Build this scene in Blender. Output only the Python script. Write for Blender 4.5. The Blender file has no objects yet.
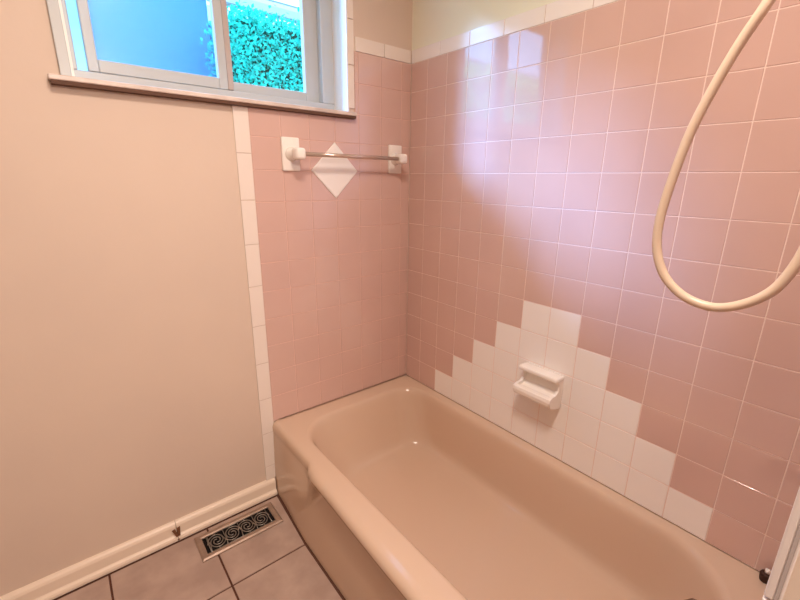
import bpy, bmesh, math, random
from mathutils import Vector, Matrix
random.seed(7)
S = bpy.context.scene
COL = S.collection
H = 0.338                      # height of the tub rim above the floor
T = 0.1095                     # tile pitch
PI = math.pi

# ------------------------------------------------------------------ materials
def s2l(c):
    return tuple(((v/255)/12.92 if v/255 <= .04045 else ((v/255+.055)/1.055)**2.4) for v in c)

def mat(name, col, rough=.5, spec=.5, metal=0., coat=0., noise=None, bump=None, ior=1.45):
    m = bpy.data.materials.new(name); m.use_nodes = True
    nt = m.node_tree; b = nt.nodes['Principled BSDF']
    b.inputs['Base Color'].default_value = (*col, 1)
    b.inputs['Roughness'].default_value = rough
    b.inputs['Metallic'].default_value = metal
    b.inputs['Specular IOR Level'].default_value = spec
    b.inputs['IOR'].default_value = ior
    b.inputs['Coat Weight'].default_value = coat
    b.inputs['Coat Roughness'].default_value = .05
    tc = nt.nodes.new('ShaderNodeTexCoord')
    if noise:                                   # (scale, colour 2, detail)
        sc, c2, det = noise
        n = nt.nodes.new('ShaderNodeTexNoise'); n.inputs['Scale'].default_value = sc
        n.inputs['Detail'].default_value = det
        r = nt.nodes.new('ShaderNodeValToRGB')
        r.color_ramp.elements[0].position = .35; r.color_ramp.elements[1].position = .65
        r.color_ramp.elements[0].color = (*col, 1); r.color_ramp.elements[1].color = (*c2, 1)
        nt.links.new(tc.outputs['Object'], n.inputs['Vector'])
        nt.links.new(n.outputs['Fac'], r.inputs['Fac'])
        nt.links.new(r.outputs['Color'], b.inputs['Base Color'])
    if bump:                                    # (scale, strength)
        n = nt.nodes.new('ShaderNodeTexNoise'); n.inputs['Scale'].default_value = bump[0]
        n.inputs['Detail'].default_value = 3
        bp = nt.nodes.new('ShaderNodeBump'); bp.inputs['Strength'].default_value = bump[1]
        bp.inputs['Distance'].default_value = .002
        nt.links.new(tc.outputs['Object'], n.inputs['Vector'])
        nt.links.new(n.outputs['Fac'], bp.inputs['Height'])
        nt.links.new(bp.outputs['Normal'], b.inputs['Normal'])
    return m

M = {}
M['paint']   = mat('cream_paint', (.72,.595,.50), .55, .3, noise=(2.5,(.69,.57,.485),3), bump=(60,.12))
M['paint_r'] = mat('green_lit_ivory_paint', (.87,.88,.74), .42, .5, bump=(60,.06), ior=1.45)  # ivory paint with the greenish window light put into its colour
M['ceil']    = mat('ceiling_paint', (.85,.82,.76), .8, .2)
M['pink']    = mat('pink_glazed_tile', (.69,.48,.425), .05, .5, noise=(4,(.66,.455,.405),2), ior=1.9)
M['white']   = mat('white_glazed_tile', (.92,.89,.865), .14, .5)
M['whiteb']  = mat('ivory_edging_tile', (.85,.775,.715), .16, .5)
M['grout']   = mat('wall_grout', (.84,.69,.63), .7, .2)
M['groutw']  = mat('white_tile_grout', (.62,.52,.46), .7, .2)
M['tub']     = mat('tub_enamel', (.665,.50,.38), .12, .5)
M['base']    = mat('baseboard_paint', (.84,.72,.60), .35, .4)
M['chip']    = mat('chipped_wood', (.16,.07,.035), .8, .2)
M['ftile']   = mat('floor_tile_glaze', (.475,.355,.30), .38, .45, noise=(11,(.38,.275,.23),7), bump=(30,.15))
M['fgrout']  = mat('floor_grout', (.12,.055,.04), .9, .1)
M['ceramic'] = mat('white_ceramic', (.93,.89,.84), .15, .5)
M['rod']     = mat('clear_plastic_rod', (.62,.50,.43), .15, .6, metal=.55)
M['hose']    = mat('cream_vinyl_hose', (.76,.62,.48), .28, .5)
M['vframe']  = mat('pewter_frame', (.42,.31,.245), .38, .5, metal=.5, noise=(40,(.34,.25,.2),3))
M['vgrille'] = mat('pewter_scroll', (.28,.25,.22), .35, .5, metal=.6)
M['dark']    = mat('dark_void', (.012,.010,.010), .8, .1)
M['pvc']     = mat('daylight_cast_vinyl', (.54,.58,.60), .3, .4)  # white vinyl, cool daylight cast mixed into the colour
M['sill']    = mat('stone_sill', (.78,.69,.64), .3, .5, noise=(14,(.62,.52,.47),5))
M['sillb']   = mat('sill_shadow_brown', (.13,.07,.05), .7, .2)  # shadow colour for the strip under the sill
M['chrome']  = mat('chrome', (.55,.47,.42), .12, .5, metal=1)
M['bronze']  = mat('dark_bronze', (.20,.11,.075), .25, .5, metal=.8)
M['rubber']  = mat('brown_rubber', (.05,.02,.012), .6, .3)
M['tiledge'] = mat('tile_edge', (.90,.86,.85), .3, .4)
M['caulk']   = mat('grey_caulk', (.56,.52,.52), .7, .2)
M['fascia']  = mat('white_fascia', (.88,.78,.76), .6, .3)
M['siding']  = mat('pane_glow_siding', (.075,.205,.33), .7, .2)  # siding coloured with the blue sky glow of the left pane
M['roof']    = mat('grey_shingle', (.20,.19,.19), .9, .1, noise=(20,(.14,.13,.13),4))
M['grass']   = mat('grass', (.16,.34,.09), .9, .1, noise=(6,(.22,.42,.12),4))
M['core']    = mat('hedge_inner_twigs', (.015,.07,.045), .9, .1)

def leaf_mat(name, c1, c2):
    m = bpy.data.materials.new(name); m.use_nodes = True; nt = m.node_tree
    b = nt.nodes['Principled BSDF']; out = nt.nodes['Material Output']
    geo = nt.nodes.new('ShaderNodeNewGeometry')
    r = nt.nodes.new('ShaderNodeValToRGB')
    r.color_ramp.elements[0].color = (*c1,1); r.color_ramp.elements[1].color = (*c2,1)
    nt.links.new(geo.outputs['Random Per Island'], r.inputs['Fac'])
    nt.links.new(r.outputs['Color'], b.inputs['Base Color'])
    b.inputs['Roughness'].default_value = .65; b.inputs['Specular IOR Level'].default_value = .2
    tr = nt.nodes.new('ShaderNodeBsdfTranslucent')
    nt.links.new(r.outputs['Color'], tr.inputs['Color'])
    mx = nt.nodes.new('ShaderNodeMixShader'); mx.inputs[0].default_value = .35
    nt.links.new(b.outputs[0], mx.inputs[1]); nt.links.new(tr.outputs[0], mx.inputs[2])
    nt.links.new(mx.outputs[0], out.inputs['Surface'])
    return m
M['leaf'] = leaf_mat('hedge_leaf', (.01,.44,.33), (.09,.92,.70))
M['leaf2'] = leaf_mat('sunlit_leaf', (.50,.88,.36), (.72,.94,.50))  # green lifted far up to stand in for sunlight on the leaves

def glass_mat(name, tint, frost):
    m = bpy.data.materials.new(name); m.use_nodes = True; nt = m.node_tree
    nt.nodes.remove(nt.nodes['Principled BSDF']); out = nt.nodes['Material Output']
    t = nt.nodes.new('ShaderNodeBsdfTransparent'); t.inputs['Color'].default_value = (*tint, 1)
    g = nt.nodes.new('ShaderNodeBsdfGlossy'); g.inputs['Roughness'].default_value = .02
    fr = nt.nodes.new('ShaderNodeFresnel'); fr.inputs['IOR'].default_value = 1.5
    mx = nt.nodes.new('ShaderNodeMixShader')
    base = t
    if frost:
        tl = nt.nodes.new('ShaderNodeBsdfTranslucent'); tl.inputs['Color'].default_value = (*frost, 1)
        f2 = nt.nodes.new('ShaderNodeMixShader'); f2.inputs[0].default_value = .07
        nt.links.new(t.outputs[0], f2.inputs[1]); nt.links.new(tl.outputs[0], f2.inputs[2]); base = f2
        g.inputs['Roughness'].default_value = .25
    geo = nt.nodes.new('ShaderNodeNewGeometry'); inv = nt.nodes.new('ShaderNodeMath'); inv.operation = 'SUBTRACT'; inv.inputs[0].default_value = 1
    mul = nt.nodes.new('ShaderNodeMath'); mul.operation = 'MULTIPLY'       # no false total reflection inside the thin pane
    nt.links.new(geo.outputs['Backfacing'], inv.inputs[1])
    nt.links.new(fr.outputs[0], mul.inputs[0]); nt.links.new(inv.outputs[0], mul.inputs[1])
    nt.links.new(mul.outputs[0], mx.inputs[0])
    nt.links.new(base.outputs[0], mx.inputs[1]); nt.links.new(g.outputs[0], mx.inputs[2])
    nt.links.new(mx.outputs[0], out.inputs['Surface'])
    return m
M['clear'] = glass_mat('clear_window_glass', (.92,.98,1.), None)
M['frost'] = glass_mat('frosted_window_glass', (.93,.97,1.), (.3,.6,1.))

# ------------------------------------------------------------------ mesh helpers
def obj(name, bm, ms, parent=None, smooth=False, loc=None):
    me = bpy.data.meshes.new(name)
    bmesh.ops.recalc_face_normals(bm, faces=bm.faces[:])
    bm.to_mesh(me); bm.free()
    for m in (ms if isinstance(ms, (list, tuple)) else [ms]): me.materials.append(m)
    if smooth:
        for p in me.polygons: p.use_smooth = True
    o = bpy.data.objects.new(name, me); COL.objects.link(o)
    if parent: 
        o.parent = parent
        o.matrix_parent_inverse = Matrix.Translation(-parent.location)
    return o

def empty(name, loc):
    o = bpy.data.objects.new(name, None); COL.objects.link(o); o.location = loc; o.empty_display_size = .05
    return o

def tag(o, label=None, cat=None, group=None, kind=None):
    if label: o['label'] = label
    if cat: o['category'] = cat
    if group: o['group'] = group
    if kind: o['kind'] = kind
    return o

def box(bm, a, b, bev=0., seg=2, mi=0):
    a = Vector(a); b = Vector(b)
    lo = Vector([min(a[i], b[i]) for i in range(3)]); hi = Vector([max(a[i], b[i]) for i in range(3)])
    r = bmesh.ops.create_cube(bm, size=1)
    vs = r['verts']
    for v in vs:
        v.co = Vector([lo[i] + (v.co[i]+.5)*(hi[i]-lo[i]) for i in range(3)])
    fs = list({f for v in vs for f in v.link_faces})
    for f in fs: f.material_index = mi
    if bev > 0:
        es = list({e for v in vs for e in v.link_edges})
        bmesh.ops.bevel(bm, geom=es, offset=bev, segments=seg, profile=.5, affect='EDGES')
    return bm

def boxes(*args, bev=0., seg=2):
    bm = bmesh.new()
    for a, b in args: box(bm, a, b, bev, seg)
    return bm

def quad(bm, pts, mi=0):
    f = bm.faces.new([bm.verts.new(p) for p in pts]); f.material_index = mi; return f

def loft(bm, rings, close_first=False, close_last=False, mi=0):
    vr = [[bm.verts.new(p) for p in r] for r in rings]
    n = len(vr[0])
    for i in range(len(vr)-1):
        for k in range(n):
            f = bm.faces.new((vr[i][k], vr[i][(k+1) % n], vr[i+1][(k+1) % n], vr[i+1][k])); f.material_index = mi
    if close_first: bm.faces.new(vr[0]).material_index = mi
    if close_last: bm.faces.new(list(reversed(vr[-1]))).material_index = mi
    return vr

def tube(bm, path, r, seg=12):
    path = [Vector(p) for p in path]; rings = []
    up = None
    for i, p in enumerate(path):
        t = (path[min(i+1, len(path)-1)] - path[max(i-1, 0)]).normalized()
        if up is None:
            up = Vector((0,0,1)) if abs(t.z) < .9 else Vector((1,0,0))
        a = (up - t*up.dot(t)).normalized(); b = t.cross(a); up = a
        rr = r(i/(len(path)-1)) if callable(r) else r
        rings.append([p + rr*(math.cos(2*PI*k/seg)*a + math.sin(2*PI*k/seg)*b) for k in range(seg)])
    loft(bm, rings, True, True)
    return bm

def catmull(P, n=10):
    P = [Vector(p) for p in P]; Q = [2*P[0]-P[1]] + P + [2*P[-1]-P[-2]]; out = []
    for i in range(1, len(Q)-2):
        for k in range(n):
            t = k/n
            a, b, c, d = Q[i-1], Q[i], Q[i+1], Q[i+2]
            out.append(.5*((2*b) + (c-a)*t + (2*a-5*b+4*c-d)*t*t + (3*b-a-3*c+d)*t**3))
    out.append(P[-1]); return out

def prism(profile, axis, a, b):
    """extrude a 2D profile; axis 'x' -> profile is (y,z); axis 'y' -> (x,z)"""
    bm = bmesh.new()
    def pt(p, s): return (s, p[0], p[1]) if axis == 'x' else (p[0], s, p[1])
    loft(bm, [[pt(p, a) for p in profile], [pt(p, b) for p in profile]], True, True)
    return bm

# ------------------------------------------------------------------ room shell
WX0, WX1, WZ0, WZ1 = -1.165, -.312, 1.205+H, 1.83+H       # window opening
WT = .15; CEIL = 2.44; XL = -2.3; YF = -2.75; PS = .006   # painted faces sit 6 mm behind the tile faces

wall_back = obj('wall_back', boxes(
    ((XL-.1, PS, -.02), (WX0, PS+WT, CEIL)), ((WX1, PS, -.02), (.16, PS+WT, CEIL)),
    ((WX0, PS, -.02), (WX1, PS+WT, WZ0)), ((WX0, PS, WZ1), (WX1, PS+WT, CEIL))), M['paint'])
tag(wall_back, kind='structure')
wall_right = tag(obj('wall_right', boxes(((PS, YF-.1, -.02), (PS+.15, PS, CEIL))), M['paint_r']), kind='structure')
tag(obj('wall_left', boxes(((XL-.1, YF-.1, -.02), (XL, PS, CEIL))), mat('bounce_cut_brown', (.30,.21,.15), .6, .3, bump=(60,.1))), kind='structure')  # unseen wall, darkened to cut bounce light on the tub apron
tag(obj('wall_front', boxes(((XL, YF-.1, -.02), (PS, YF, CEIL))), M['paint']), kind='structure')
tag(obj('ceiling', boxes(((XL-.1, YF-.1, CEIL), (.16, PS+WT, CEIL+.1))), M['ceil']), kind='structure')

# partition at the faucet end of the tub: painted end, tile edge and caulk line down its corner
wall_end = tag(obj('wall_end', boxes(((-.757, -1.60, 0), (PS, -1.4815, CEIL))), mat('light_beige_paint', (.88,.78,.68), .5, .3, bump=(60,.1))), kind='structure')
bm = bmesh.new()
zj = [0., .28, .434, .588, .742, .894, 1.046, 1.198, 1.35, 1.502, 1.654, 1.806, 1.812+.1]
for z0, z1 in zip(zj, zj[1:]):
    box(bm, (-.7605, -1.4795, z0+.0012), (-.707, -1.4715, z1-.0012), .002, 2)
obj('tile_edge', bm, M['tiledge'], wall_end)
obj('caulk_line', boxes(((-.7607, -1.4822, 0), (-.70, -1.4793, 1.91))), M['caulk'], wall_end)
obj('paint_bead', boxes(((-.7606, -1.4848, 0), (-.70, -1.4822, 1.91)), bev=.0008), M['tiledge'], wall_end)
bm = bmesh.new()
for i in range(7):
    for k in range(13):
        box(bm, (-.706+i*T+.001, -1.4795, H+k*T+.001), (min(-.706+(i+1)*T, -.001)-.001, -1.4715, H+(k+1)*T-.001), .0015, 1)
obj('pink_tile_field', bm, M['pink'], wall_end)

# ------------------------------------------------------------------ wall tiles
def tile(bm, u0, u1, v0, v1, P, mi, g=.0012, h=PS, tilt=.00012):
    """one glazed tile with a pillowed edge; P(u, v, d) maps to the wall, d = distance out from the plaster"""
    if u1-u0 < .004 or v1-v0 < .004: return
    def ring(i, d, t=0.):
        c = [(u0+i, v0+i), (u1-i, v0+i), (u1-i, v1-i), (u0+i, v1-i)]
        return [bm.verts.new(P(u, v, d + (random.uniform(-t, t) if t else 0))) for u, v in c]
    r = [ring(g, 0), ring(g, h-.0015), ring(g+.0003, h-.0005), ring(g+.0007, h, tilt)]
    for a, b in zip(r, r[1:]):
        for k in range(4):
            bm.faces.new((a[k], a[(k+1) % 4], b[(k+1) % 4], b[k])).material_index = mi
    bm.faces.new(r[-1]).material_index = mi

PR = lambda u, v, d: (PS-d, -u, v+H)       # right wall: u runs toward the viewer
PB = lambda u, v, d: (u, PS-d, v+H)        # window wall: u = x
YC = .2126; YEND = 1.470
white = {(r, c) for r in range(5) for c in range(r, 10-r)}
bm = bmesh.new()
for j in range(-2, 12):
    for k in range(13):
        u0 = max(YC+j*T, .0015); u1 = min(YC+(j+1)*T, YEND)
        tile(bm, u0, u1, k*T, (k+1)*T, PR, 1 if (k, j) in white else 0)
quad(bm, [PR(0, 0, PS-.0012), PR(YEND, 0, PS-.0012), PR(YEND, 13*T, PS-.0012), PR(0, 13*T, PS-.0012)], 2)
obj('tile_field', bm, [M['pink'], M['white'], M['grout']], wall_right)
bm = bmesh.new()
ue = [.0015] + [.3221-.1524+.1524*n for n in range(0, 9)] + [YEND]
for a, b in zip(ue, ue[1:]):
    tile(bm, a, b, 13*T, 13*T+.051, PR, 0)
quad(bm, [PR(0, 13*T, PS-.0015), PR(YEND, 13*T, PS-.0015), PR(YEND, 13*T+.05, PS-.0015), PR(0, 13*T+.05, PS-.0015)], 1)
tag(obj('cap_tile_row', bm, [M['white'], M['groutw']], wall_right), 'row of long white cap tiles')

XP = -.705; XW = -.283
bm = bmesh.new()
for i in range(0, 7):
    for k in range(13):
        u0 = XP+i*T; u1 = min(XP+(i+1)*T, -.0015)
        if k >= 11: u0 = max(u0, XW)
        tile(bm, u0, u1, k*T, (k+1)*T, PB, 0)
quad(bm, [PB(XP, 0, PS-.0014), PB(0, 0, PS-.0014), PB(0, 11*T, PS-.0014), PB(XP, 11*T, PS-.0014)], 1)
quad(bm, [PB(XW, 11*T, PS-.0014), PB(0, 11*T, PS-.0014), PB(0, 13*T, PS-.0014), PB(XW, 13*T, PS-.0014)], 1)
obj('tile_field', bm, [M['pink'], mat('pink_wall_grout', (.745,.52,.455), .7, .2)], wall_back)
bm = bmesh.new()
joints = [-.2655] + [1.039-.155*n for n in range(8, -1, -1)] + [1.192]
for a, b in zip(joints, joints[1:]):
    tile(bm, -.757, XP, a, b, PB, 0)
quad(bm, [PB(-.756, -.2655, PS-.0012), PB(XP, -.2655, PS-.0012), PB(XP, 1.19, PS-.0012), PB(-.756, 1.19, PS-.0012)], 1)
tag(obj('edge_tile_column', bm, [M['whiteb'], M['groutw']], wall_back), 'column of long white edging tiles')
bm = bmesh.new()
for a, b in zip([-.278, -.14], [-.14, -.0015]):
    tile(bm, a, b, 13*T, 13*T+.051, PB, 0)
for z0 in (1.222, 1.374, 1.526, 1.678):
    tile(bm, -.3105, XW, z0, z0+.152, PB, 0)
tag(obj('cap_tile_row', bm, [M['whiteb']], wall_back), 'white cap tiles beside and right of the window')
# diamond tile set on its point below the window
bm = bmesh.new()
c = Vector((-.381, 0, .989+H)); R = .105
rings = []
for rr, y in ((R, PS), (R, -.0035), (R-.004, -.0055)):
    rings.append([c + Vector((rr*sx*.98, y, rr*sz)) for sx, sz in ((0,-1),(1,0),(0,1),(-1,0))])
loft(bm, rings, False, True)
tag(obj('diamond_tile', bm, M['white'], wall_back), 'white tile set on its point as a diamond')

# ------------------------------------------------------------------ floor
FX = -1.008; FP = .3125; FY = -.325
bm = bmesh.new()
box(bm, (XL-.1, YF-.1, -.05), (.16, PS+WT, -.0035), mi=1)
PF = lambda u, v, d: (u + (.022*(1-min(1, -v/.34)) if -.77 < u < -.70 else 0), v, d-.006)   # cut along the tub's skewed foot
nx0 = -5
for i in range(nx0, 4):
    for j in range(-8, 2):
        u0, u1 = FX+i*FP, FX+(i+1)*FP; v0, v1 = FY+j*FP, FY+(j+1)*FP
        u0 = max(u0, XL); u1 = min(u1, -.745); v0 = max(v0, YF); v1 = min(v1, -.0262)
        if u1 < u0+.01 or v1 < v0+.01: continue
        tile(bm, u0, u1, v0, v1, PF, 0, g=.0032, h=.006, tilt=.0003)
floor = tag(obj('floor', bm, [M['ftile'], M['fgrout']]), kind='structure')

# baseboard: board with a shoe moulding, two lengths meeting at a chipped joint
def bb(a, b):
    t = -.0115
    return prism([(PS, .001), (-.022, .001), (-.022, .010), (-.019, .017), (-.0135, .021), (t, .024), (t, .058), (-.008, .066), (-.002, .071), (PS, .073)], 'x', a, b)
base = tag(obj('baseboard_back', bb(XL, -1.106), M['base']), kind='structure')
obj('short_length', bb(-1.104, -.722), M['base'], base)
bm = bmesh.new()
for k, (dx, dz, w, h_) in enumerate(((-.011,.034,.007,.024), (.006,.036,.008,.028), (-.002,.016,.008,.022))):
    x = -1.103+dx
    vs = [(x-w, -.0125, dz+h_/2), (x+w*.6, -.0125, dz+h_/2+.003), (x+w*.5+(-dx*.6), -.0236, dz-h_/2), (x-w*.4+(-dx*.6), -.0236, dz-h_/2)]
    back = [(a, -.006, c) for a, b, c in vs]
    loft(bm, [back, vs], True, True)
tag(obj('chip', bm, M['chip'], base), 'dark chipped notch at the joint')

# ------------------------------------------------------------------ window
win = tag(empty('window_1', ((WX0+WX1)/2, .1, WZ0)), kind='structure')
fy0, fy1 = .095, .15
obj('window_frame', boxes(
    ((WX0, fy0, WZ0), (WX1, fy1, WZ0+.04)), ((WX0, fy0, WZ1-.035), (WX1, fy1, WZ1)),
    ((WX0, fy0, WZ0+.04), (WX0+.022, fy1, WZ1-.035)), ((WX1-.057, fy0, WZ0+.04), (WX1, fy1, WZ1-.035)), bev=.003), M['pvc'], win)
obj('reveal_lining', boxes(((WX1-.006, -.004, WZ0), (WX1, fy0, WZ1)), ((WX0, -.004, WZ0), (WX0+.006, fy0, WZ1)),
                           ((WX0, -.004, WZ1-.006), (WX1, fy0, WZ1))), mat('white_reveal_paint', (.88,.88,.86), .35, .4), win)
obj('casing', boxes(((WX0-.024, -.008, WZ0), (WX0, PS, WZ1+.04)), ((WX0-.024, -.008, WZ1), (WX1+.01, PS, WZ1+.04)), bev=.002), M['pvc'], win)
def sash(name, x0, x1, y, glass, sl, sr):
    z0, z1 = WZ0+.041, WZ1-.036
    s = obj(name, boxes(
        ((x0, y, z0), (x0+sl, y+.026, z1)), ((x1-sr, y, z0), (x1, y+.026, z1)),
        ((x0+sl, y, z0), (x1-sr, y+.026, z0+.034)), ((x0+sl, y, z1-.034), (x1-sr, y+.026, z1)), bev=.003), M['pvc'], win)
    obj('pane', boxes(((x0+sl-.004, y+.011, z0+.03), (x1-sr+.004, y+.015, z1-.03))), glass, s)
    return s
tag(sash('sash', -1.118, -.728, .098, M['frost'], .026, .03), 'left sash with frosted blue pane')
tag(sash('sash', -.735, -.364, .126, M['clear'], .028, .061), 'right sash with clear pane')
m = glass_mat('gap_glow_diffuser', (.9,1,1), (.75,.95,1.)); m.node_tree.nodes['Mix Shader.001' if 'Mix Shader.001' in m.node_tree.nodes else 'Mix Shader'].inputs[0].default_value = .9
obj('gap_glow_strip', boxes(((-1.145, .118, WZ0+.041), (-1.116, .121, WZ1-.036))), m, win)  # translucent strip added so the jamb gap glows with sky light
obj('meeting_stile', boxes(((-.731, .093, WZ0+.041), (-.712, .124, WZ1-.036)), bev=.003), mat('grey_vinyl', (.50,.43,.40), .4, .4), win)
s = obj('sill', boxes(((-1.216, -.024, 1.193+H), (-.288, fy0, 1.2065+H)), bev=.003), M['sill'], win)
obj('sill_shadow_strip', boxes(((-1.212, -.021, 1.184+H), (-.292, PS, 1.193+H))), M['sillb'], s)  # dark strip drawn in place of the shadow below the sill

# ------------------------------------------------------------------ bathtub
def rrect(x0, x1, y0, y1, r, z, ns=14, nc=12, dx=None):
    """rounded rectangle ring, constant point count; dx(y) shifts the front (low x) side"""
    rs = r if isinstance(r, (list, tuple)) else (r, r, r, r)       # back/window, front/window, front/drain, back/drain
    cs = [(x1-rs[0], y1-rs[0], 0), (x0+rs[1], y1-rs[1], PI/2), (x0+rs[2], y0+rs[2], PI), (x1-rs[3], y0+rs[3], 1.5*PI)]
    pts = []
    for i, (cx, cy, a0) in enumerate(cs):
        for k in range(nc+1):
            a = a0 + PI/2*k/nc
            pts.append([cx+rs[i]*math.cos(a), cy+rs[i]*math.sin(a), z])
        nx, ny, na = cs[(i+1) % 4]
        sx, sy = pts[-1][:2]; q = rs[(i+1) % 4]; ex, ey = nx+q*math.cos(na), ny+q*math.sin(na)
        n_ = ns*3 if i in (1, 3) else ns
        for k in range(1, n_):
            t = k/n_
            pts.append([sx+(ex-sx)*t, sy+(ey-sy)*t, z])
    if dx:
        xm = (x0+x1)/2
        for p in pts:
            if p[0] < xm-.2: p[0] += dx(p[1])
    return pts
def sstep(a, b, x):
    t = max(0, min(1, (x-a)/(b-a))); return t*t*(3-2*t)
def bulge(amt):
    def f(y):
        return -amt*sstep(.330, .358, -y)*(1-sstep(1.20, 1.23, -y))*(1+.45*sstep(.36, .9, -y))
    return f
def slant(amt):
    return lambda y: -amt*sstep(.0, .35, -y)*(1-sstep(1.15, 1.47, -y))
TY0, TY1, TX1 = -1.474, .004, .004          # the rim runs in under the tiles
XF = -.712
RC = (.12, .15, .17, .19)
bm = bmesh.new()
rings = [
    rrect(XF-.006, TX1, TY0, TY1, .004, .001-H, dx=slant(.022)),
    rrect(XF-.003, TX1, TY0, TY1, .004, -H*.55, dx=slant(.017)),
    rrect(XF+.001, TX1, TY0, TY1, .004, -.062, dx=slant(.008)),
    rrect(XF+.001, TX1, TY0, TY1, .004, -.050, dx=bulge(.012)),
    rrect(XF, TX1, TY0, TY1, .004, -.040, dx=bulge(.020)),
    rrect(XF, TX1, TY0, TY1, .004, -.026, dx=bulge(.023)),
    rrect(XF+.003, TX1, TY0, TY1, .006, -.014, dx=bulge(.021)),
    rrect(XF+.010, TX1, TY0, TY1, .008, -.0050, dx=bulge(.017)),
    rrect(XF+.022, TX1, TY0, TY1, .010, -.0012, dx=bulge(.010)),
    rrect(XF+.034, TX1-.010, TY0+.010, TY1-.02, .03, -.0004),
    rrect(-.656, -.036, -1.425, -.078, RC, .0),
    rrect(-.650, -.040, -1.420, -.083, RC, -.001),
    rrect(-.643, -.045, -1.414, -.089, RC, -.006),
    rrect(-.637, -.050, -1.409, -.095, RC, -.015),
    rrect(-.631, -.054, -1.404, -.102, RC, -.035),
    rrect(-.606, -.060, -1.394, -.130, RC, -.11),
    rrect(-.576, -.066, -1.382, -.158, RC, -.18),
    rrect(-.560, -.070, -1.374, -.174, RC, -.212),
    rrect(-.546, -.076, -1.362, -.188, RC, -.232),
    rrect(-.528, -.088, -1.346, -.205, (.11, .14, .16, .17), -.2445),
    rrect(-.503, -.110, -1.322, -.230, (.09, .12, .14, .15), -.2500),
    rrect(-.44, -.18, -1.24, -.32, .07, -.2530),
    rrect(-.36, -.27, -1.10, -.46, .03, -.2545),
]
for r in rings:
    for p in r: p[2] += H
loft(bm, rings, False, True)
# tub floor of the outer shell is open to the room floor; the mesh stands on it
tub = obj('bathtub', bm, M['tub'], smooth=True)
tag(tub, 'pinkish beige enamelled bathtub built in along the pink tiled wall', 'bathtub')
# overflow plate on the sloping end wall
bm = bmesh.new()
def disc(cx, cz, r, y): return [(cx+r*math.cos(2*PI*k/28), y, cz+r*math.sin(2*PI*k/28)) for k in range(28)]
ov = [disc(-.30, H-.095, r, y) for r, y in ((.036, -1.402), (.036, -1.384), (.032, -1.380), (.02, -1.378))]
loft(bm, ov, True, True)
tag(obj('overflow_plate', bm, M['chrome'], tub, True), 'round chrome overflow plate')

# dark plug left in the back corner of the rim
st = tag(empty('stopper', (-.022, -1.442, H)), 'small dark brown plug on the tub rim corner by the white wall edge', 'stopper')
bm = bmesh.new()
rg = [[(-.022+r*math.cos(2*PI*k/20), -1.442+r*math.sin(2*PI*k/20), H+z) for k in range(20)] for r, z in ((.011,.001),(.0125,.006),(.0135,.02),(.012,.024),(.006,.026))]
loft(bm, rg, True, True); obj('plug', bm, M['rubber'], st, True)
bm = bmesh.new(); tube(bm, [(-.022, -1.442, H+.0255), (-.022, -1.442, H+.031), (-.021, -1.442, H+.036)], .0055, 10)
tag(obj('knob', bm, M['ceramic'], st, True), 'pale knob')

# tub spout on the faucet wall; only the top of its tip reaches into the picture
sp = tag(empty('tub_spout', (-.365, -1.4715, .112+H)), 'metal bathtub spout on the end wall, its dark tip peeking in at the bottom edge', 'spout')
bm = bmesh.new()
tube(bm, [(-.365, -1.4725, .112+H), (-.365, -1.44, .112+H), (-.365, -1.40, .1105+H), (-.365, -1.374, .104+H), (-.365, -1.364, .088+H), (-.365, -1.362, .066+H)], lambda t: .029-.004*t, 20)
obj('spout_body', bm, M['bronze'], sp, True)
bm = bmesh.new(); tube(bm, [(-.365, -1.4725, .112+H), (-.365, -1.462, .112+H)], .036, 24); obj('wall_flange', bm, M['bronze'], sp)

# ------------------------------------------------------------------ soap dish
sd = tag(empty('soap_dish', (0, -.762, .24+H)), 'white ceramic soap dish fixed on the white stepped tiles above the tub', 'soap dish')
sy0, sy1 = -.842, -.692; SZ = H+.021
obj('back_plate', boxes(((-.010, sy0, .182+SZ), (.0015, sy1, .300+SZ)), bev=.004, seg=3), M['ceramic'], sd, True)
bm = boxes(((-.052, sy0-.002, .286+SZ), (-.002, sy1+.002, .303+SZ)), bev=.006, seg=3)
obj('top_ledge', bm, M['ceramic'], sd, True)
# curved scoop: profile in (x,z) extruded along y
pr = [(-.004, .186), (-.006, .286), (-.012, .262), (-.017, .242), (-.026, .230), (-.038, .226), (-.052, .228), (-.060, .235), (-.068, .2355), (-.0745, .231), (-.077, .221), (-.075, .209), (-.068, .200), (-.052, .193), (-.028, .187)]
obj('tray', prism([(x, z+SZ) for x, z in pr], 'y', sy0+.006, sy1-.006), M['ceramic'], sd)
for y in (sy0+.001, sy1-.010):
    pr2 = [(-.004, .180), (-.004, .292), (-.034, .292), (-.024, .268), (-.026, .250), (-.040, .239), (-.062, .2375), (-.0755, .232), (-.0775, .220), (-.068, .199), (-.030, .184)]
    obj('cheek', prism([(x, z+SZ) for x, z in pr2], 'y', y, y+.009), M['ceramic'], sd)

# ------------------------------------------------------------------ towel bar
tb = tag(empty('towel_bar', (-.33, 0, 1.042+H)), 'thin towel bar on two white ceramic brackets under the window', 'towel bar')
BY = -.068; BZ = 1.042+H
for xc, hx in ((-.566, -.562), (-.088, -.100)):
    b = obj('bracket', boxes(((xc-.034, -.013, BZ-.058), (xc+.034, .001, BZ+.058)), bev=.005, seg=3), M['ceramic'], tb, True)
    bm = bmesh.new()
    rg = []
    for w, y in ((.027, -.010), (.021, -.018), (.016, -.032), (.0165, -.044)):
        rg.append([(xc+(hx-xc)*min(1, -y/.05)+w*math.cos(2*PI*k/20), y, BZ+w*math.sin(2*PI*k/20)) for k in range(20)])
    loft(bm, rg, True, True)
    obj('post', bm, M['ceramic'], b, True)
    bm = boxes(((hx-.019, BY-.020, BZ-.020), (hx+.019, BY+.028, BZ+.020)), bev=.011, seg=4)
    obj('post_head', bm, M['ceramic'], b, True)
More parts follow.
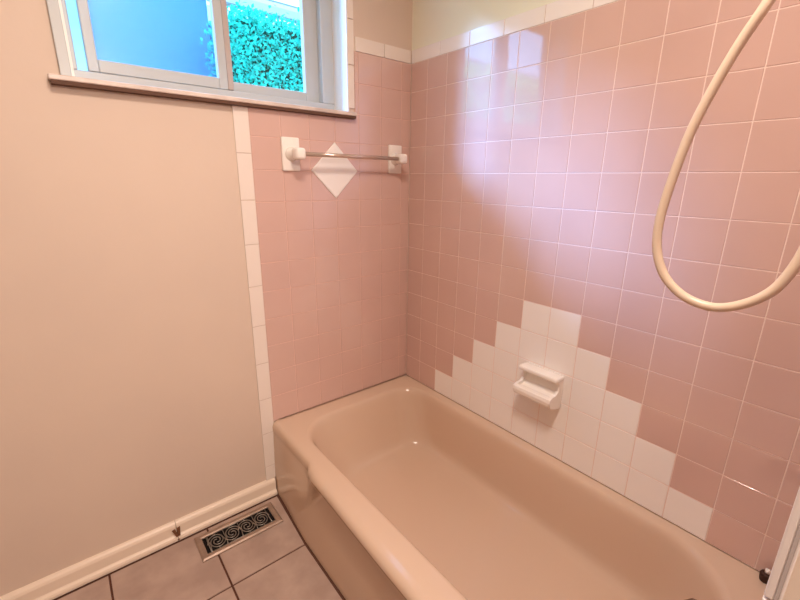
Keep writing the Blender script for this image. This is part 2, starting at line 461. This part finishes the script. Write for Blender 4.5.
bm = bmesh.new(); tube(bm, [(-.55, BY, BZ), (-.112, BY, BZ)], .0075, 16)
tag(obj('rod', bm, M['rod'], tb, True), 'thin brownish translucent rod')

# ------------------------------------------------------------------ floor register
vx0, vx1, vy0, vy1 = -1.060, -.764, -.176, -.050
vt = tag(empty('floor_vent', ((vx0+vx1)/2, (vy0+vy1)/2, 0)), 'pewter floor register with dark scroll grille beside the baseboard', 'vent')
bm = bmesh.new()
ix, iy = .022, .021
def rect(i, z, jx=0, jy=0):
    return [(vx0+i+jx, vy0+i+jy, z), (vx1-i-jx, vy0+i+jy, z), (vx1-i-jx, vy1-i-jy, z), (vx0+i+jx, vy1-i-jy, z)]
loft(bm, [rect(0, .0005), rect(.0003, .005), rect(.006, .0085), rect(0, .0085, ix-.004, iy-.004), rect(0, .006, ix, iy), rect(0, .0008, ix, iy)])
obj('frame', bm, M['vframe'], vt)
obj('duct_shade_sheet', boxes(((vx0+ix, vy0+iy, .0003), (vx1-ix, vy1-iy, .0012))), M['dark'], vt)  # flat dark sheet standing in for the shade inside the duct
bm = bmesh.new()
gx0, gx1, gy0, gy1 = vx0+ix, vx1-ix, vy0+iy, vy1-iy
gz = .0048; cy = (gy0+gy1)/2; n = 4; pw = (gx1-gx0-.03)/n; gh = (gy1-gy0)
for k in range(n):
    cx = gx0+.015+pw*(k+.5); sg = 1 if k % 2 else -1
    for d in (0, PI):
        path = []
        for q in range(30):
            t = q/29; a = d + sg*t*2.6*PI; rr = gh*.44*(1-.82*t)
            path.append((cx+rr*math.cos(a)*.85, cy+rr*math.sin(a), gz))
        tube(bm, path, .0021, 6)
    # stems that tie the scrolls to the rails and to each other
    tube(bm, [(cx-pw/2, gy0, gz), (cx-pw*.42, cy-gh*.1, gz), (cx-pw/2+.002, cy+gh*.15, gz), (cx-pw*.45, gy1, gz)], .0018, 6)
    tube(bm, [(cx, gy0, gz), (cx, cy-gh*.4, gz)], .002, 6); tube(bm, [(cx, gy1, gz), (cx, cy+gh*.4, gz)], .002, 6)
for y in (gy0+.002, gy1-.002): tube(bm, [(gx0, y, gz), (gx1, y, gz)], .0018, 6)
tube(bm, [(gx0+.014, gy0, gz), (gx0+.014, gy1, gz)], .002, 6); tube(bm, [(gx1-.014, gy0, gz), (gx1-.014, gy1, gz)], .002, 6)
tag(obj('scroll_grille', bm, M['vgrille'], vt, True), 'openwork of grey metal scrolls')

# ------------------------------------------------------------------ shower hose
P = [(-1.395,1.52),(-1.350,1.34),(-1.312,1.225),(-1.302,1.186),(-1.281,1.143),(-1.261,1.093),(-1.242,1.033),(-1.229,.964),(-1.222,.902),(-1.226,.854),(-1.243,.815),(-1.270,.790),(-1.300,.779),(-1.328,.780),(-1.356,.794),(-1.377,.814),(-1.389,.837),(-1.399,.872),(-1.412,.95),(-1.425,1.06),(-1.430,1.16)]
xs = [-.44,-.47,-.49,-.5] + [-.5]*14 + [-.5,-.5,-.5]
path = catmull([(x, y, z+H) for x, (y, z) in zip(xs, P)], 8)
hz = empty('shower_hose', (-.5, -1.4, 1.16+H))
tag(hz, 'cream plastic shower hose hanging in a loop in front of the pink tiles', 'hose')
bm = bmesh.new(); tube(bm, path, .0069, 16); obj('tubing', bm, M['hose'], hz, True)
bm = bmesh.new(); tube(bm, [path[0], (-.43,-1.40,1.56+H), (-.43,-1.43,1.585+H), (-.43,-1.4712,1.59+H)], .011, 16); obj('fitting', bm, M['chrome'], hz, True)
bm = bmesh.new(); tube(bm, [path[-1], (-.5,-1.432,1.19+H), (-.5,-1.445,1.21+H), (-.5,-1.4712,1.215+H)], .011, 16); obj('fitting', bm, M['chrome'], hz, True)

# ------------------------------------------------------------------ outside
tag(obj('ground', boxes(((-9, .16, -.6), (9, 14, -.4))), M['grass']), kind='structure')
hd = tag(empty('hedge', (0, 3.2, -.4)), 'tall clipped leafy hedge seen through the clear window pane', 'hedge')
def leaf(bm, p, sz, up=.45):
    d = Vector((random.gauss(0, 1), random.gauss(-.5, .6), random.gauss(.2, .8))).normalized()
    nrm = Vector((random.gauss(0, .7), -1 + random.gauss(0, .4), random.gauss(up, .6))).normalized()
    s_ = d.cross(nrm).normalized(); n_ = s_.cross(d)
    a = bm.verts.new(p); b = bm.verts.new(p + d*sz*.5 + s_*sz*.28 + n_*sz*.08); c_ = bm.verts.new(p + d*sz)
    e = bm.verts.new(p + d*sz*.5 - s_*sz*.28 + n_*sz*.08)
    bm.faces.new((a, b, c_)); bm.faces.new((a, c_, e))
def hedge(root, x0, x1, n, sz, zlo, mleaf, up=.45):
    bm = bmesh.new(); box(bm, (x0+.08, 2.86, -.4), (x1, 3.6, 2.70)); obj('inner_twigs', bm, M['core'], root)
    bm = bmesh.new()
    for i in range(n):
        x = random.uniform(x0, x1); z = random.uniform(zlo, 2.78)
        y = 2.84 - abs(random.gauss(0, .07)) + .04*math.sin(3*x+2*z)
        leaf(bm, Vector((x, y, z)), random.uniform(.7, 1.4)*sz, up)
    for i in range(n//6):
        leaf(bm, Vector((random.uniform(x0, x1), random.uniform(2.8, 3.5), 2.72+random.gauss(0, .05))), random.uniform(.8, 1.5)*sz)
    for i in range(n//9):
        for xx in (x0, x1): leaf(bm, Vector((xx+random.gauss(.03, .04), random.uniform(2.8, 3.6), random.uniform(zlo, 2.75))), random.uniform(.8, 1.5)*sz)
    obj('foliage', bm, mleaf, root)
hedge(hd, .24, 3.2, 23000, .041, .8, M['leaf'])
h2 = tag(empty('shrub_row', (-4.4, 3.2, -.4)), 'row of shrubs outside, leaf green lifted as if sunlit, mirrored in the glossy wall tiles', 'shrubs')
hedge(h2, -6.6, -2.4, 6000, .10, .2, M['leaf2'], 1.5)  # leaves also tilted upward to catch more sky and look brighter
hs = tag(empty('house', (0, 6, -.4)), 'house with white eave showing above the hedge outside', 'house')
E0 = 2.53+H; yE = 3.72
obj('wall', boxes(((-6, yE+.6, -.4), (7, yE+.75, E0))), M['siding'], hs)
RNG = ((-8, -2.7), (.32, 7))
obj('pane_backdrop_wall', boxes(((-2.7, yE, -.4), (.32, yE+.7, 3.75))), M['siding'], hs)  # wall added as an even blue backdrop for the left pane's glow
obj('soffit', boxes(*[((p, yE, E0), (q, yE+.6, E0+.02)) for p, q in RNG]), M['fascia'], hs)
obj('fascia', boxes(*[((p, yE-.02, E0-.02), (q, yE, E0+.16)) for p, q in RNG], bev=.004), M['fascia'], hs)
gm = mat('gutter', (.72,.60,.60), .4, .4)
for p, q in RNG:
    obj('gutter', prism([(yE-.02, E0+.19), (yE-.02, E0+.30), (yE-.13, E0+.31), (yE-.135, E0+.27), (yE-.11, E0+.20)], 'x', p, q), gm, hs)
obj('roof', prism([(yE-.04, E0+.32), (yE+3, E0+1.5), (yE+3, E0+1.4), (yE-.02, E0+.24)], 'x', -6.2, 7.2), M['roof'], hs)

# ------------------------------------------------------------------ light
w = bpy.data.worlds.new('sky'); S.world = w; w.use_nodes = True
bg = w.node_tree.nodes['Background']; bg.inputs['Color'].default_value = (.30,.60,1,1); bg.inputs['Strength'].default_value = 5.6
def area(name, loc, tgt, size, energy, col):
    l = bpy.data.lights.new(name, 'AREA'); l.size = size; l.energy = energy; l.color = col; l.shape = 'DISK'
    o = bpy.data.objects.new(name, l); COL.objects.link(o); o.location = loc
    o.rotation_euler = (Vector(tgt)-Vector(loc)).to_track_quat('-Z', 'Y').to_euler()
    return o
cl = area('ceiling_lamp', (-1.0, -1.25, CEIL-.06), (-1.0, -1.25, 0), .34, 22.5, (1, .82, .69))
cl.data.spread = math.radians(169)          # spread narrowed to keep lamp light off the upper walls
area('fill_lamp', (-1.05, -2.55, 2.0), (-.6, 0, 1.1), .5, 18, (1, .82, .70))  # unseen fill lamp added behind the camera to even out the walls
sun = bpy.data.lights.new('sun', 'SUN'); sun.energy = 9.5; sun.angle = math.radians(14); sun.color = (.28, .50, 1)
so = bpy.data.objects.new('sun', sun); COL.objects.link(so); so.location = (-3, 5, 6)
so.rotation_euler = Vector((1, -1, -.67)).to_track_quat('-Z', 'Y').to_euler()

# ------------------------------------------------------------------ camera
cd = bpy.data.cameras.new('camera'); cam = bpy.data.objects.new('camera', cd); COL.objects.link(cam); S.camera = cam
cd.sensor_fit = 'HORIZONTAL'; cd.sensor_width = 36; cd.lens = 36*415.9/800; cd.clip_start = .02
az, el, roll = .6826, -.2816, -.0127
f = Vector((math.sin(az)*math.cos(el), math.cos(az)*math.cos(el), math.sin(el)))
r = f.cross(Vector((0,0,1))).normalized(); d = f.cross(r)
r2 = math.cos(roll)*r + math.sin(roll)*d; d2 = -math.sin(roll)*r + math.cos(roll)*d
mw = Matrix((( r2.x, -d2.x, -f.x, -1.2539), (r2.y, -d2.y, -f.y, -1.4877), (r2.z, -d2.z, -f.z, .959+H), (0,0,0,1)))
cam.matrix_world = mw
S.view_settings.view_transform = 'Standard'; S.view_settings.look = 'None'; S.view_settings.gamma = 1
S.view_settings.exposure = .04
S.cycles.use_denoising = True
S.cycles.max_bounces = 12; S.cycles.diffuse_bounces = 6; S.cycles.transparent_max_bounces = 12
